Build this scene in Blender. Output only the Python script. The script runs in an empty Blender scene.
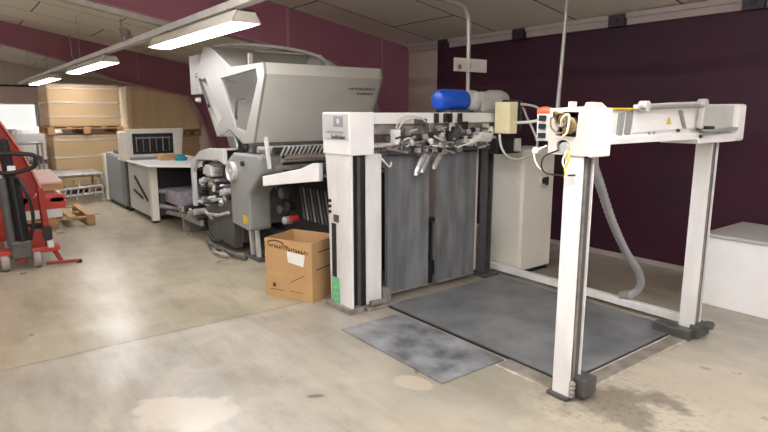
import bpy, bmesh, math, random
from mathutils import Vector, Matrix
random.seed(7)
SC = bpy.context.scene
COL = SC.collection
R = math.radians

# ---------------------------------------------------------------- materials
def lin(h):
    h = h.lstrip('#')
    out = []
    for i in (0, 2, 4):
        v = int(h[i:i+2], 16) / 255
        out.append(v/12.92 if v <= .04045 else ((v+.055)/1.055)**2.4)
    return out

def mat(name, col, rough=.5, metal=0.0, var=.08, scale=6.0, bump=0.0, spec=.5, stretch=(1, 1, 1), col2=None, bscale=None):
    m = bpy.data.materials.new(name); m.use_nodes = True
    nt = m.node_tree; b = nt.nodes['Principled BSDF']
    b.inputs['Roughness'].default_value = rough
    b.inputs['Metallic'].default_value = metal
    b.inputs['Specular IOR Level'].default_value = spec
    c = lin(col)
    tc = nt.nodes.new('ShaderNodeTexCoord'); mp = nt.nodes.new('ShaderNodeMapping')
    mp.inputs['Scale'].default_value = stretch
    nt.links.new(tc.outputs['Object'], mp.inputs['Vector'])
    n = nt.nodes.new('ShaderNodeTexNoise'); n.inputs['Scale'].default_value = scale
    n.inputs['Detail'].default_value = 6
    nt.links.new(mp.outputs['Vector'], n.inputs['Vector'])
    rp = nt.nodes.new('ShaderNodeValToRGB')
    a0 = [x*(1-var) for x in c]; a1 = [min(1, x*(1+var)) for x in c]
    if col2: a0 = lin(col2); a1 = c
    rp.color_ramp.elements[0].position = .32; rp.color_ramp.elements[1].position = .68
    rp.color_ramp.elements[0].color = (*a0, 1); rp.color_ramp.elements[1].color = (*a1, 1)
    nt.links.new(n.outputs['Fac'], rp.inputs['Fac'])
    nt.links.new(rp.outputs['Color'], b.inputs['Base Color'])
    if bump:
        n2 = nt.nodes.new('ShaderNodeTexNoise'); n2.inputs['Scale'].default_value = bscale or scale*4
        nt.links.new(mp.outputs['Vector'], n2.inputs['Vector'])
        bp = nt.nodes.new('ShaderNodeBump'); bp.inputs['Strength'].default_value = bump; bp.inputs['Distance'].default_value = .02
        nt.links.new(n2.outputs['Fac'], bp.inputs['Height']); nt.links.new(bp.outputs['Normal'], b.inputs['Normal'])
    return m

def emit(name, col, s):
    m = bpy.data.materials.new(name); m.use_nodes = True
    b = m.node_tree.nodes['Principled BSDF']
    b.inputs['Base Color'].default_value = (*lin(col), 1)
    b.inputs['Emission Color'].default_value = (*lin(col), 1)
    b.inputs['Emission Strength'].default_value = s
    return m

def clear(name, col, fac=.75, rough=.08):
    m = bpy.data.materials.new(name); m.use_nodes = True
    nt = m.node_tree; b = nt.nodes['Principled BSDF']
    b.inputs['Base Color'].default_value = (*lin(col), 1); b.inputs['Roughness'].default_value = rough
    b.inputs['Alpha'].default_value = 1-fac
    return m

M = dict(
    ceil=None,
    maroon=mat('maroon_paint', '#9c6474', .5, var=.06, scale=2),
    maroon_edge=mat('maroon_flange', '#ab7c88', .45, var=.06),
    purple=mat('purple_board', '#431d2a', .5, scale=.8, col2='#38212f', spec=.25),
    beige=mat('beige_wall', '#b9a89c', .7, var=.05, scale=2),
    pink=mat('pale_pink_wall', '#d8c2bc', .7, var=.05, scale=2),
    gable=mat('gable_boards', '#cdbfb2', .8, var=.08, scale=1, stretch=(1, 8, .3)),
    trimw=mat('trim_grey', '#a89c96', .6, var=.05),
    bracket=mat('bracket_dark', '#2c252a', .5),
    white=mat('white_enamel', '#e9e8e6', .38, var=.035, scale=5),
    dirtywhite=mat('worn_white_enamel', '#e7e6e4', .42, var=.05, scale=7, col2='#d6d4d0', stretch=(1, 1, .3)),
    houseshade=mat('housing_shade_grey', '#c4bfb4', .4, var=.04),  # housing front greyed to paint in its shaded side
    lgrey=mat('light_grey_enamel', '#c3c2bd', .4, var=.04),
    hood=mat('hood_grey_lightened', '#cdcbc2', .45, var=.03, scale=3),  # hood grey lightened to make up for the shaded front panel
    hooddim=mat('hood_grey_dimmed', '#98958f', .4, var=.03),  # same hood grey darkened to tone down lamp light on the end
    mgrey=mat('mid_grey_enamel', '#8b8c89', .42, var=.05),
    cabgrey=mat('cabinet_grey', '#8b9190', .45, var=.04),
    pale=mat('pale_cabinet', '#e0dccf', .4, var=.04, scale=3),
    dgrey=mat('dark_grey_metal', '#545352', .45, .15, var=.2),
    gmetal=mat('grimy_metal', '#8a847c', .4, .2, var=.35, scale=14),
    black=mat('black_parts', '#1c1b1c', .5, var=.2),
    vdark=mat('machine_interior', '#1d1c1d', .7, var=.25, scale=9),
    steel=mat('bright_steel', '#c6c5c3', .28, .45, var=.15, scale=20),
    board=mat('steel_sheet', '#86888a', .42, .1, var=.25, scale=3.5, col2='#5d6063', stretch=(3, 3, .6)),
    plate=mat('scuffed_steel_plate', '#96979a', .4, .1, scale=5, col2='#4a4b4e', stretch=(1, 1, 1)),
    platform=mat('platform_steel', '#868889', .42, .1, scale=3, col2='#5f6164'),
    rim=mat('rim_concrete', '#8d867c', .5, scale=9, col2='#6e685f'),
    edgelight=mat('dusty_edge', '#c2baab', .6, scale=14, col2='#978e7f'),
    groove=mat('groove_dark', '#171615', .8),
    blue=mat('motor_blue', '#1a55c8', .32, var=.05),
    orange=mat('orange_knob', '#d8593a', .4),
    cream=mat('cream_box', '#f3e9bd', .45, var=.04),
    yellow=mat('yellow_tape', '#e3bd1e', .5),
    copper=mat('coil_brown', '#8a7350', .45, .3, var=.3, scale=30),
    green=mat('green_tape', '#74c08c', .5, var=.25, scale=25),
    cable=mat('white_cable', '#d8d5cd', .5),
    hose=mat('grey_conduit', '#a5a7a8', .38, .2),
    red=mat('red_paint', '#a63226', .42, var=.15, scale=6),
    redd=mat('dark_red_paint', '#8c2e26', .45, var=.15, scale=6),
    rededge=mat('lit_red_edge', '#c0786c', .4, var=.2, scale=12),  # lit gusset edge painted in as a paler red
    rubber=mat('grey_tyre', '#8e8a83', .6, var=.15),
    wood=mat('pallet_wood', '#b58f63', .75, var=.18, scale=4, stretch=(6, 1, 6)),
    carton=mat('cardboard', '#bf996a', .75, var=.06, scale=3),
    cartonin=mat('cardboard_inside', '#9d754a', .8, var=.08, scale=3),
    kraft=mat('kraft_board', '#e6cca0', .65, var=.06, scale=1.5, stretch=(4, 4, .4)),
    load=mat('packed_cartons', '#c29e62', .6, var=.08, scale=2),
    print=mat('brown_print', '#5a3c22', .7),
    tape=mat('packing_tape', '#c8a878', .25),
    paper=mat('white_paper', '#e9e6e2', .6, var=.02),
    ppaper=mat('pinkish_paper', '#dcb9ae', .6, var=.04),
    teal=mat('teal_plastic', '#1f8a94', .4),
    ink=mat('logo_ink', '#26241f', .6),
    greyink=mat('logo_grey', '#8d9092', .6),
    galv=mat('galvanised', '#a9a6a1', .38, .5, var=.1, scale=10),
    railgrey=mat('rail_grey', '#cfccc6', .45, .1),
    lamphouse=mat('lamp_white', '#cfc8bc', .45),
    glow=emit('lamp_glow', '#fafaff', 1.0),
    sky=emit('daylight_pane', '#f4f6f2', .5),
    acryl=clear('acrylic', '#d8d4cc', .95),
    acryl2=clear('acrylic_smoked', '#cfc9c2', .55),
    film=clear('stretch_film', '#efe9e2', .86, .2),
    filmband=clear('stretch_film_band', '#f4efe8', .72, .2),
    label=mat('yellow_label', '#d6b92a', .5),
    redbit=mat('red_plastic', '#b22a2a', .4),
    whitebox=mat('white_box_board', '#f3f2f0', .45, var=.02),
    boxtop=mat('box_top_grey', '#b9b6b4', .35, var=.03),
    violet=mat('delivery_belt', '#a9a5ae', .4, .3, var=.2, scale=10),
)

# ---------------------------------------------------------------- mesh builder
class Thing:
    def __init__(s, o, base, local): s.o, s.base, s.local = o, base, local

def thing(name, label, cat, loc=(0, 0, 0), rotz=0, group=None, local=False):
    o = bpy.data.objects.new(name, None); COL.objects.link(o)
    o.location = loc; o.rotation_euler = (0, 0, rotz); o.empty_display_size = .1
    o['label'] = label; o['category'] = cat
    if group: o['group'] = group
    return Thing(o, Vector(loc), local)

class MB:
    def __init__(s): s.bm = bmesh.new()
    def vs(s, pts): return [s.bm.verts.new(p) for p in pts]
    def box(s, x0, x1, y0, y1, z0, z1):
        v = s.vs([(x, y, z) for x in (x0, x1) for y in (y0, y1) for z in (z0, z1)])
        for f in ((0, 1, 3, 2), (4, 6, 7, 5), (0, 4, 5, 1), (2, 3, 7, 6), (0, 2, 6, 4), (1, 5, 7, 3)):
            s.bm.faces.new([v[i] for i in f])
        return s
    def obox(s, c, size, rot):
        a, b, d = [k/2 for k in size]; c = Vector(c)
        v = s.vs([c + rot @ Vector((x, y, z)) for x in (-a, a) for y in (-b, b) for z in (-d, d)])
        for f in ((0, 1, 3, 2), (4, 6, 7, 5), (0, 4, 5, 1), (2, 3, 7, 6), (0, 2, 6, 4), (1, 5, 7, 3)):
            s.bm.faces.new([v[i] for i in f])
        return s
    def beam(s, p0, p1, w, h):           # bar of rectangular section between two points
        p0, p1 = Vector(p0), Vector(p1); d = (p1-p0)
        q = d.to_track_quat('X', 'Z').to_matrix()
        return s.obox((p0+p1)/2, (d.length, w, h), q)
    def prism(s, poly, ax, a0, a1):      # ax 'x': poly=(y,z); 'y': (x,z); 'z': (x,y)
        f = {'x': lambda p, a: (a, p[0], p[1]), 'y': lambda p, a: (p[0], a, p[1]), 'z': lambda p, a: (p[0], p[1], a)}[ax]
        A = s.vs([f(p, a0) for p in poly]); B = s.vs([f(p, a1) for p in poly])
        n = len(poly)
        s.bm.faces.new(A[::-1]); s.bm.faces.new(B)
        for i in range(n): s.bm.faces.new([A[i], A[(i+1) % n], B[(i+1) % n], B[i]])
        return s
    def tube(s, pts, r, n=8, cap=True):
        pts = [Vector(p) for p in pts]; rings = []
        t0 = (pts[1]-pts[0]).normalized()
        u = t0.orthogonal().normalized()
        for i, p in enumerate(pts):
            t = (pts[min(i+1, len(pts)-1)]-pts[max(i-1, 0)]).normalized()
            u = (u - t*u.dot(t)).normalized(); w = t.cross(u)
            rr = r[i] if isinstance(r, (list, tuple)) else r
            rings.append(s.vs([p + (u*math.cos(2*math.pi*k/n) + w*math.sin(2*math.pi*k/n))*rr for k in range(n)]))
        for a, b in zip(rings, rings[1:]):
            for k in range(n): s.bm.faces.new([a[k], a[(k+1) % n], b[(k+1) % n], b[k]])
        if cap: s.bm.faces.new(rings[0][::-1]); s.bm.faces.new(rings[-1])
        return s
    def cyl(s, p0, p1, r, n=16): return s.tube([p0, p1], r, n)
    def turn(s, c, ax, prof, n=20):      # prof: (offset along axis, radius)
        e = {'x': Vector((1, 0, 0)), 'y': Vector((0, 1, 0)), 'z': Vector((0, 0, 1))}[ax]; c = Vector(c)
        u = e.orthogonal().normalized(); w = e.cross(u); rings = []
        for a, r in prof:
            rings.append(s.vs([c + e*a + (u*math.cos(2*math.pi*k/n)+w*math.sin(2*math.pi*k/n))*max(r, .0005) for k in range(n)]))
        for a, b in zip(rings, rings[1:]):
            for k in range(n): s.bm.faces.new([a[k], a[(k+1) % n], b[(k+1) % n], b[k]])
        s.bm.faces.new(rings[0][::-1]); s.bm.faces.new(rings[-1])
        return s
    def holed(s, outer, holes, ax, a0, a1):   # plate with holes
        cu = bpy.data.curves.new('tmp', 'CURVE'); cu.dimensions = '2D'; cu.fill_mode = 'BOTH'; cu.extrude = (a1-a0)/2
        for pl in [outer]+holes:
            sp = cu.splines.new('POLY'); sp.points.add(len(pl)-1)
            for i, p in enumerate(pl): sp.points[i].co = (p[0], p[1], 0, 1)
            sp.use_cyclic_u = True
        o = bpy.data.objects.new('tmp', cu); COL.objects.link(o)
        me = bpy.data.meshes.new_from_object(o.evaluated_get(bpy.context.evaluated_depsgraph_get()))
        mid = (a0+a1)/2
        f = {'x': lambda p: (mid+p[2], p[0], p[1]), 'y': lambda p: (p[0], mid+p[2], p[1]), 'z': lambda p: (p[0], p[1], mid+p[2])}[ax]
        m = {}
        for v in me.vertices: m[v.index] = s.bm.verts.new(f(v.co))
        for p in me.polygons:
            try: s.bm.faces.new([m[i] for i in p.vertices])
            except ValueError: pass
        bpy.data.objects.remove(o); bpy.data.curves.remove(cu); bpy.data.meshes.remove(me)
        return s
    def build(s, name, m, parent=None, bevel=0, smooth=False, label=None, stuff=False):
        bmesh.ops.remove_doubles(s.bm, verts=s.bm.verts, dist=1e-5)
        bmesh.ops.recalc_face_normals(s.bm, faces=s.bm.faces)
        me = bpy.data.meshes.new(name)
        th, par = None, None
        if isinstance(parent, Thing): th, par = parent, parent.o
        elif parent is not None: th, par = parent['_t'], parent['_o']
        if th and not th.local:
            bmesh.ops.translate(s.bm, verts=s.bm.verts, vec=-th.base)
        if smooth:
            for f in s.bm.faces: f.smooth = True
        s.bm.to_mesh(me); s.bm.free()
        o = bpy.data.objects.new(name, me); COL.objects.link(o)
        me.materials.append(m)
        if par is not None: o.parent = par
        if bevel:
            md = o.modifiers.new('b', 'BEVEL'); md.width = bevel; md.segments = 2; md.limit_method = 'ANGLE'; md.angle_limit = R(40)
        if smooth:
            es = o.modifiers.new('e', 'EDGE_SPLIT'); es.split_angle = R(40)
        if label: o['label'] = label
        if stuff: o['kind'] = 'stuff'
        return {'_t': th, '_o': o}

def struct(name, mb, m, bevel=0):
    d = mb.build(name, m, bevel=bevel); d['_o']['kind'] = 'structure'; return d
def solo(mb, name, m, label, cat, group=None, **k):
    d = mb.build(name, m, **k); o = d['_o']; o['label'] = label; o['category'] = cat
    if group: o['group'] = group
    return d

def lettering(body, loc, xdir, updir, size, m, parent, name='lettering', width=None, align='LEFT'):
    cu = bpy.data.curves.new('t', 'FONT'); cu.body = body; cu.size = size; cu.extrude = .0008; cu.align_x = align
    o = bpy.data.objects.new('t', cu); COL.objects.link(o)
    me = bpy.data.meshes.new_from_object(o.evaluated_get(bpy.context.evaluated_depsgraph_get()))
    bpy.data.objects.remove(o); bpy.data.curves.remove(cu)
    x = Vector(xdir).normalized(); y = Vector(updir); y = (y-x*y.dot(x)).normalized(); z = x.cross(y)
    xs = [v.co.x for v in me.vertices]
    k = width/(max(xs)-min(xs)) if width else 1
    th, par = (parent, parent.o) if isinstance(parent, Thing) else (parent['_t'], parent['_o'])
    off = Vector((0, 0, 0)) if th.local else th.base
    for v in me.vertices: v.co = Vector(loc) - off + x*v.co.x*k + y*v.co.y + z*v.co.z
    me.materials.append(m); me.name = name
    o = bpy.data.objects.new(name, me); COL.objects.link(o); o.parent = par
    return o

def arc(c, r, a0, a1, n, plane):
    out = []
    for i in range(n+1):
        a = R(a0 + (a1-a0)*i/n); p = (r*math.cos(a), r*math.sin(a))
        out.append({'x': (c[0], c[1]+p[0], c[2]+p[1]), 'y': (c[0]+p[0], c[1], c[2]+p[1]), 'z': (c[0]+p[0], c[1]+p[1], c[2])}[plane])
    return out
def spline(pts, n=8):                      # Catmull-Rom through points
    P = [Vector(p) for p in pts]; P = [P[0]*2-P[1]]+P+[P[-1]*2-P[-2]]; out = []
    for i in range(1, len(P)-2):
        for k in range(n):
            t = k/n; a, b, c, d = P[i-1:i+3]
            out.append(.5*((2*b)+(c-a)*t+(2*a-5*b+4*c-d)*t*t+(3*b-a-3*c+d)*t**3))
    return out+[P[-2]]

# ---------------------------------------------------------------- setting
WY = 5.85
def cz(y): return 2.63 + .173*(WY-y) if y > -1 else 2.63 + .173*(WY-(-2-y))

def floor_material():
    m = bpy.data.materials.new('polished_concrete'); m.use_nodes = True
    nt = m.node_tree; L = nt.links.new; b = nt.nodes['Principled BSDF']
    tc = nt.nodes.new('ShaderNodeTexCoord')
    def noise(sc, det=6, dist=0):
        n = nt.nodes.new('ShaderNodeTexNoise'); n.inputs['Scale'].default_value = sc; n.inputs['Detail'].default_value = det
        n.inputs['Distortion'].default_value = dist; L(tc.outputs['Object'], n.inputs['Vector']); return n.outputs['Fac']
    def ramp(fac, stops):
        r = nt.nodes.new('ShaderNodeValToRGB'); e = r.color_ramp.elements
        while len(e) < len(stops): e.new(.5)
        for k, (p, c) in enumerate(stops): e[k].position = p; e[k].color = (*(lin(c) if isinstance(c, str) else (c, c, c)), 1)
        L(fac, r.inputs['Fac']); return r.outputs['Color']
    def mix(f, a, c):
        x = nt.nodes.new('ShaderNodeMix'); x.data_type = 'RGBA'
        L(f, x.inputs[0]); L(a, x.inputs[6])
        if isinstance(c, str): x.inputs[7].default_value = (*lin(c), 1)
        else: L(c, x.inputs[7])
        return x.outputs[2]
    def math_(op, a, c):
        x = nt.nodes.new('ShaderNodeMath'); x.operation = op
        for i, v in enumerate((a, c)):
            if isinstance(v, (int, float)): x.inputs[i].default_value = v
            else: L(v, x.inputs[i])
        return x.outputs[0]
    wob = noise(5, 4)
    def blob(c, rad, rot=0, wobble=.5, soft=.12, strength=1.0):
        mp = nt.nodes.new('ShaderNodeMapping'); mp.vector_type = 'TEXTURE'
        mp.inputs['Location'].default_value = (*c, 0); mp.inputs['Rotation'].default_value = (0, 0, R(rot)); mp.inputs['Scale'].default_value = (*rad, 1)
        L(tc.outputs['Object'], mp.inputs['Vector'])
        ln = nt.nodes.new('ShaderNodeVectorMath'); ln.operation = 'LENGTH'; L(mp.outputs['Vector'], ln.inputs[0])
        d = math_('ADD', ln.outputs['Value'], math_('MULTIPLY', math_('SUBTRACT', wob, .5), wobble*2))
        k = nt.nodes.new('ShaderNodeMapRange'); k.inputs[1].default_value = 1+soft; k.inputs[2].default_value = 1-soft
        k.inputs[3].default_value = 0; k.inputs[4].default_value = strength
        L(d, k.inputs[0]); return k.outputs[0]
    sx = nt.nodes.new('ShaderNodeSeparateXYZ'); L(tc.outputs['Object'], sx.inputs[0])
    xw = math_('ADD', sx.outputs[0], math_('MULTIPLY', math_('SUBTRACT', wob, .5), .05))
    tan = ramp(noise(.7, 8, .6), [(.3, '#8f8670'), (.5, '#a0967f'), (.7, '#aea48d')])
    gry = ramp(noise(.9, 8, .8), [(.3, '#8f897d'), (.5, '#9f998d'), (.7, '#aea89b')])
    base = mix(math_('GREATER_THAN', xw, -4.12), tan, gry)
    near = math_('LESS_THAN', math_('ABSOLUTE', math_('ADD', xw, 4.12), 0), .014)
    base = mix(math_('MULTIPLY', near, .55), base, '#5f5749')            # joint between two pours
    wide = nt.nodes.new('ShaderNodeMapRange'); L(math_('ABSOLUTE', math_('ADD', xw, 4.03), 0), wide.inputs[0])
    wide.inputs[1].default_value = 0; wide.inputs[2].default_value = .1; wide.inputs[3].default_value = .3; wide.inputs[4].default_value = 0
    base = mix(wide.outputs[0], base, '#c2b9a6')
    st = nt.nodes.new('ShaderNodeMapping'); st.inputs['Scale'].default_value = (.5, 2.2, 1); st.inputs['Rotation'].default_value = (0, 0, R(25)); L(tc.outputs['Object'], st.inputs['Vector'])
    sn = nt.nodes.new('ShaderNodeTexNoise'); sn.inputs['Scale'].default_value = 2.4; sn.inputs['Detail'].default_value = 9; sn.inputs['Roughness'].default_value = .65; L(st.outputs['Vector'], sn.inputs['Vector'])
    base = mix(ramp(sn.outputs['Fac'], [(.45, 0.0), (.7, .62)]), base, '#776d58')
    base = mix(ramp(sn.outputs['Fac'], [(.3, .4), (.42, 0.0)]), base, '#beb6a4')
    base = mix(ramp(noise(3.2, 8, 1.0), [(.45, 0.0), (.75, .35)]), base, '#bcb5a5')
    base = mix(ramp(noise(1.6, 6, .4), [(.58, 0.0), (.74, .28)]), base, '#877f6f')
    base = mix(ramp(noise(38, 3), [(.6, 0.0), (.74, .3)]), base, '#6f6757')
    base = mix(blob((-2.0, 2.5), (1.1, .5), 10, .9, .6, .5), base, '#7e7868')      # scuffs round the machine
    base = mix(blob((-1.35, 3.2), (.55, .9), 0, .8, .5, .55), base, '#c8bca6')
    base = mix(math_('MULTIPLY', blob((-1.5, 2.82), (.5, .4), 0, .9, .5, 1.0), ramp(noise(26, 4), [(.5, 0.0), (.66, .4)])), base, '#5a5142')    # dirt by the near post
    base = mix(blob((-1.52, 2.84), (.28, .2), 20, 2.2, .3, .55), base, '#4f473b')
    base = mix(blob((-1.9, 1.9), (.9, .25), 15, 1.2, .6, .4), base, '#b5ac99')
    base = mix(blob((-2.42, 2.08), (.13, .08), 20, .3, .1, .7), base, '#b9ad99')  # filled patches
    base = mix(blob((-2.93, .86), (.27, .17), 40, .9, .12, .7), base, '#bdb3a2')
    base = mix(blob((-2.64, 1.53), (.05, .02), 60, .5, .3, .8), base, '#4e463a')
    base = mix(blob((-3.0, 5.0), (1.2, .5), 0, .8, .5, .45), base, '#6f5f49')  # dark reflection of the purple wall painted into the floor
    L(base, b.inputs['Base Color'])
    rr = ramp(noise(2.5, 5), [(.3, .27), (.7, .4)])
    L(rr, b.inputs['Roughness']); b.inputs['Specular IOR Level'].default_value = .6
    bp = nt.nodes.new('ShaderNodeBump'); bp.inputs['Strength'].default_value = .06; bp.inputs['Distance'].default_value = .02
    L(noise(6, 4), bp.inputs['Height']); L(bp.outputs['Normal'], b.inputs['Normal'])
    return m

def ceiling_material():
    m = bpy.data.materials.new('ceiling_boards'); m.use_nodes = True
    nt = m.node_tree; L = nt.links.new; b = nt.nodes['Principled BSDF']
    tc = nt.nodes.new('ShaderNodeTexCoord')
    mp = nt.nodes.new('ShaderNodeMapping'); mp.inputs['Rotation'].default_value = (0, 0, R(90)); mp.inputs['Location'].default_value = (.3, .45, 0)
    L(tc.outputs['Object'], mp.inputs['Vector'])
    br = nt.nodes.new('ShaderNodeTexBrick'); br.inputs['Scale'].default_value = 1
    br.inputs['Brick Width'].default_value = 2.4; br.inputs['Row Height'].default_value = 1.2
    br.inputs['Mortar Size'].default_value = .012; br.offset = .5
    br.inputs['Color1'].default_value = (*lin('#efe7d9'), 1); br.inputs['Color2'].default_value = (*lin('#e8dfcf'), 1)
    br.inputs['Mortar'].default_value = (*lin('#5f5242'), 1)
    L(mp.outputs['Vector'], br.inputs['Vector'])
    n = nt.nodes.new('ShaderNodeTexNoise'); n.inputs['Scale'].default_value = 25; L(tc.outputs['Object'], n.inputs['Vector'])
    x = nt.nodes.new('ShaderNodeMix'); x.data_type = 'RGBA'; x.blend_type = 'MULTIPLY'; x.inputs[0].default_value = .15
    L(br.outputs['Color'], x.inputs[6]); L(n.outputs['Color'], x.inputs[7]); L(x.outputs[2], b.inputs['Base Color'])
    b.inputs['Roughness'].default_value = .85
    return m

X0, X1, Y0 = -24.0, 9.0, -7.85
struct('floor', MB().box(X0, X1, Y0, WY, -.2, 0), floor_material())
struct('ceiling', MB().prism([(WY+.2, cz(WY)-.035), (-1, cz(-1)), (Y0-.2, cz(WY)-.035), (Y0-.2, cz(WY)+.1), (-1, cz(-1)+.14), (WY+.2, cz(WY)+.1)], 'x', X0-.2, X1+.2), ceiling_material())
struct('wall_right', MB().box(-6.35, X1, WY, WY+.2, 0, 2.66), M['purple'])
struct('wall_right_far', MB().box(X0, -6.35, WY+.01, WY+.2, 0, 2.66), M['beige'])
struct('wall_left', MB().box(X0, X1, Y0-.2, Y0, 0, 2.66), M['pink'])
g = [(Y0, 0), (WY, 0), (WY, 2.62), (-1, cz(-1)), (Y0, 2.62)]
struct('wall_front', MB().prism(g, 'x', X1, X1+.2), M['pink'])
wb = MB().holed([(Y0, 0), (WY, 0), (WY, 2.5), (Y0, 2.5)], [[(.3, .95), (2.78, .95), (2.78, 1.92), (.3, 1.92)]], 'x', X0-.2, X0)
struct('wall_back', wb, M['pink'])
struct('wall_back_gable', MB().prism([(Y0, 2.5), (WY, 2.5), (WY, 2.62), (-1, cz(-1)), (Y0, 2.62)], 'x', X0-.2, X0+.02), M['gable'])
struct('trim_3', MB().box(X0, X0+.06, Y0, WY, 2.47, 2.53), M['bracket'])
w = MB()
for y in (.3, 1.5, 2.7): w.box(X0-.12, X0-.02, y, y+.07, .95, 1.92)
for z in (.95, 1.86): w.box(X0-.12, X0-.02, .3, 2.78, z, z+.06)
wf = struct('window_1', w, M['white'])
pn = MB().box(X0-.18, X0-.16, .3, 2.78, .95, 1.92).build('pane', M['sky']); pn['_o'].parent = wf['_o']
tm1 = struct('trim_1', MB().box(-7.0, X1, WY-.03, WY, 2.5, 2.57).box(-7.0, X1, WY-.06, WY, 2.57, 2.62), M['trimw'])
for x in (-6.17, -4.81, -3.5, -2.2):
    cl = MB().box(x-.09, x+.09, WY-.085, WY-.03, 2.49, 2.61).box(x-.02, x+.02, WY-.1, WY-.085, 2.53, 2.56).build('rafter_clip', M['bracket']); cl['_o'].parent = tm1['_o']
struct('baseboard_right', MB().box(-6.35, X1, WY-.02, WY, 0, .05), M['trimw'])

# portal frames: tapered web plus flange that follows the inner edge
def frame(x, inner, name):
    outer = [(WY-.02, 0), (WY-.02, cz(WY)-.05), (-1, cz(-1)-.005)]
    poly = outer + inner
    mir = [(-2-y, z) for y, z in poly]
    b = MB(); b.prism(poly, 'x', x-.02, x+.02); b.prism(mir, 'x', x-.02, x+.02)
    d = struct(name, b, M['maroon'])
    f = MB()
    def strip(path, t):
        for a, c in zip(path, path[1:]):
            va, vc = Vector((x, *a)), Vector((x, *c))
            f.beam(va, vc, .2, t)
    strip(inner, .02); strip([(-2-y, z) for y, z in inner], .02)
    for yy in (3.75, 5.3):                     # stiffener ribs on the web
        zi = 2.35
        f.box(x+.02, x+.035, yy-.02, yy+.02, zi if yy < 5 else 2.1, cz(yy)-.06)
    fl_ = f.build('flange', M['maroon_edge']); fl_['_o'].parent = d['_o']
    return d
NX = -7.0
frame(NX, [(-1, 3.2), (1.35, 2.77), (2.2, 2.62), (3.0, 2.53), (4.36, 2.3), (5.1, 2.07), (5.2, 1.63), (5.52, 0)], 'trim_5')
frame(-14.3, [(-1, 3.42), (1.1, 2.97), (2.2, 2.7), (3.3, 2.3), (4.88, 1.98), (5.1, 1.65), (5.62, .4), (5.66, 0)], 'trim_6')

# ---------------------------------------------------------------- lighting
GLOW = 16.0
M['glow'].node_tree.nodes['Principled BSDF'].inputs['Emission Strength'].default_value = GLOW
def lamp(x0, x1, y, z, label, group=None):
    t = thing('ceiling_lamp', label, 'lamp', ((x0+x1)/2, y, z), group=group)
    h = MB()
    for q in (-1, 1): h.prism([(y+q*.13, z), (y+q*.075, z+.1), (y+q*.07, z+.1), (y+q*.125, z)], 'x', x0, x1)
    h.box(x0, x1, y-.074, y+.074, z+.088, z+.1)
    for x in (x0, x1-.01): h.prism([(y-.13, z), (y-.075, z+.1), (y+.075, z+.1), (y+.13, z)], 'x', x, x+.01)
    h.build('housing', M['lamphouse'], t)
    MB().prism([(y-.105, z+.004), (y-.09, z-.012), (y+.09, z-.012), (y+.105, z+.004), (y+.07, z+.05), (y-.07, z+.05)], 'x', x0+.06, x1-.06).build('tube', M['glow'], t)
    for x in (x0+.35, x1-.35):
        MB().box(x-.012, x+.012, y-.02, y+.02, z+.1, z+.16).build('hanger', M['galv'], t)
RY, RZ = 2.08, 2.46
tr = thing('lighting_track', 'long grey trunking rail that carries the strip lamps below the sloped ceiling', 'rail', (-8, RY, RZ))
MB().box(-21.5, 8.6, RY-.045, RY+.045, RZ, RZ+.065).build('rail', M['railgrey'], tr)
for x in (-19, -15.5, -11.6, -8.6, -4.4, .2, 4.2):
    MB().cyl((x, RY, RZ+.05), (x, RY, cz(RY)-.005), .006, 6).build('suspension_rod', M['galv'], tr)
sp = MB().box(-8.3, -8.2, RY-.05, RY+.05, RZ+.055, RZ+.12).turn((-8.32, RY-.1, RZ+.17), 'y', [(0, .05), (.1, .06), (.14, .03)], 12)
sp.build('rail_clamp', M['galv'], tr)
lamp(-6.85, -4.5, RY-.03, 2.31, 'lit strip lamp hanging just above the raised grey hood')
lamp(-12.2, -9.2, RY-.03, 2.31, 'lit strip lamp hanging above the grey cabinet and the wrapped pallet loads')
lamp(-17.9, -14.3, RY-.03, 2.31, 'small distant lit strip lamp at the far end of the rail')
for x in (-2.4, 1.6, 5.2): lamp(x, x+2.5, RY-.03, 2.31, 'added strip lamp, unseen, above the pallet feeder further along the rail than the hood', 'added strip lamps out of view above the feeder')  # lamps added out of view to brighten the feeder
def batten(x0, x1, y, z):  # fill fixtures added out of view to brighten ceiling and machines
    t = thing('ceiling_lamp', 'bare batten lamp added for fill light, unseen overhead', 'lamp', ((x0+x1)/2, y, z), group='added fill lamps out of view')
    MB().box(x0, x1, y-.03, y+.03, z+.05, z+.1).build('housing', M['lamphouse'], t)
    for dy in (-.06, .06): MB().cyl((x0+.04, y+dy, z), (x1-.04, y+dy, z), .025, 8).build('tube', M['glow'], t)
    for x in (x0, x1-.03): MB().box(x, x+.04, y-.09, y+.09, z-.03, z+.1).build('end_cap', M['lamphouse'], t)
    for x in (x0+.3, x1-.3): MB().cyl((x, y, z+.1), (x, y, cz(y)-.005), .006, 6).build('suspension_rod', M['galv'], t)
for x in (-22.5, -18, -13, -8.5, -4.5, -.5, 3.2, 6.2):
    for y in (-1.4, -4.6):
        if y > -2 or x > -6: batten(x, x+2.4, y, 2.9)
for x in (-4.9, -2.2, .6, 3.4, 6.2): batten(x, x+2.4, .8, 2.9)
for x in (-.9, 2.0, 4.8): batten(x, x+2.4, 4.2, 2.62)

# ---------------------------------------------------------------- pallet feeder
F = thing('pallet_feeder', 'white gantry frame of a pallet feeder with two grey sheet boards and a floor platform', 'machine', (-2.8, 3.4, 0))
def P(name, mb, m, bevel=0, **k): return mb.build(name, M[m], k.pop('parent', F), bevel=bevel, **k)
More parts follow.
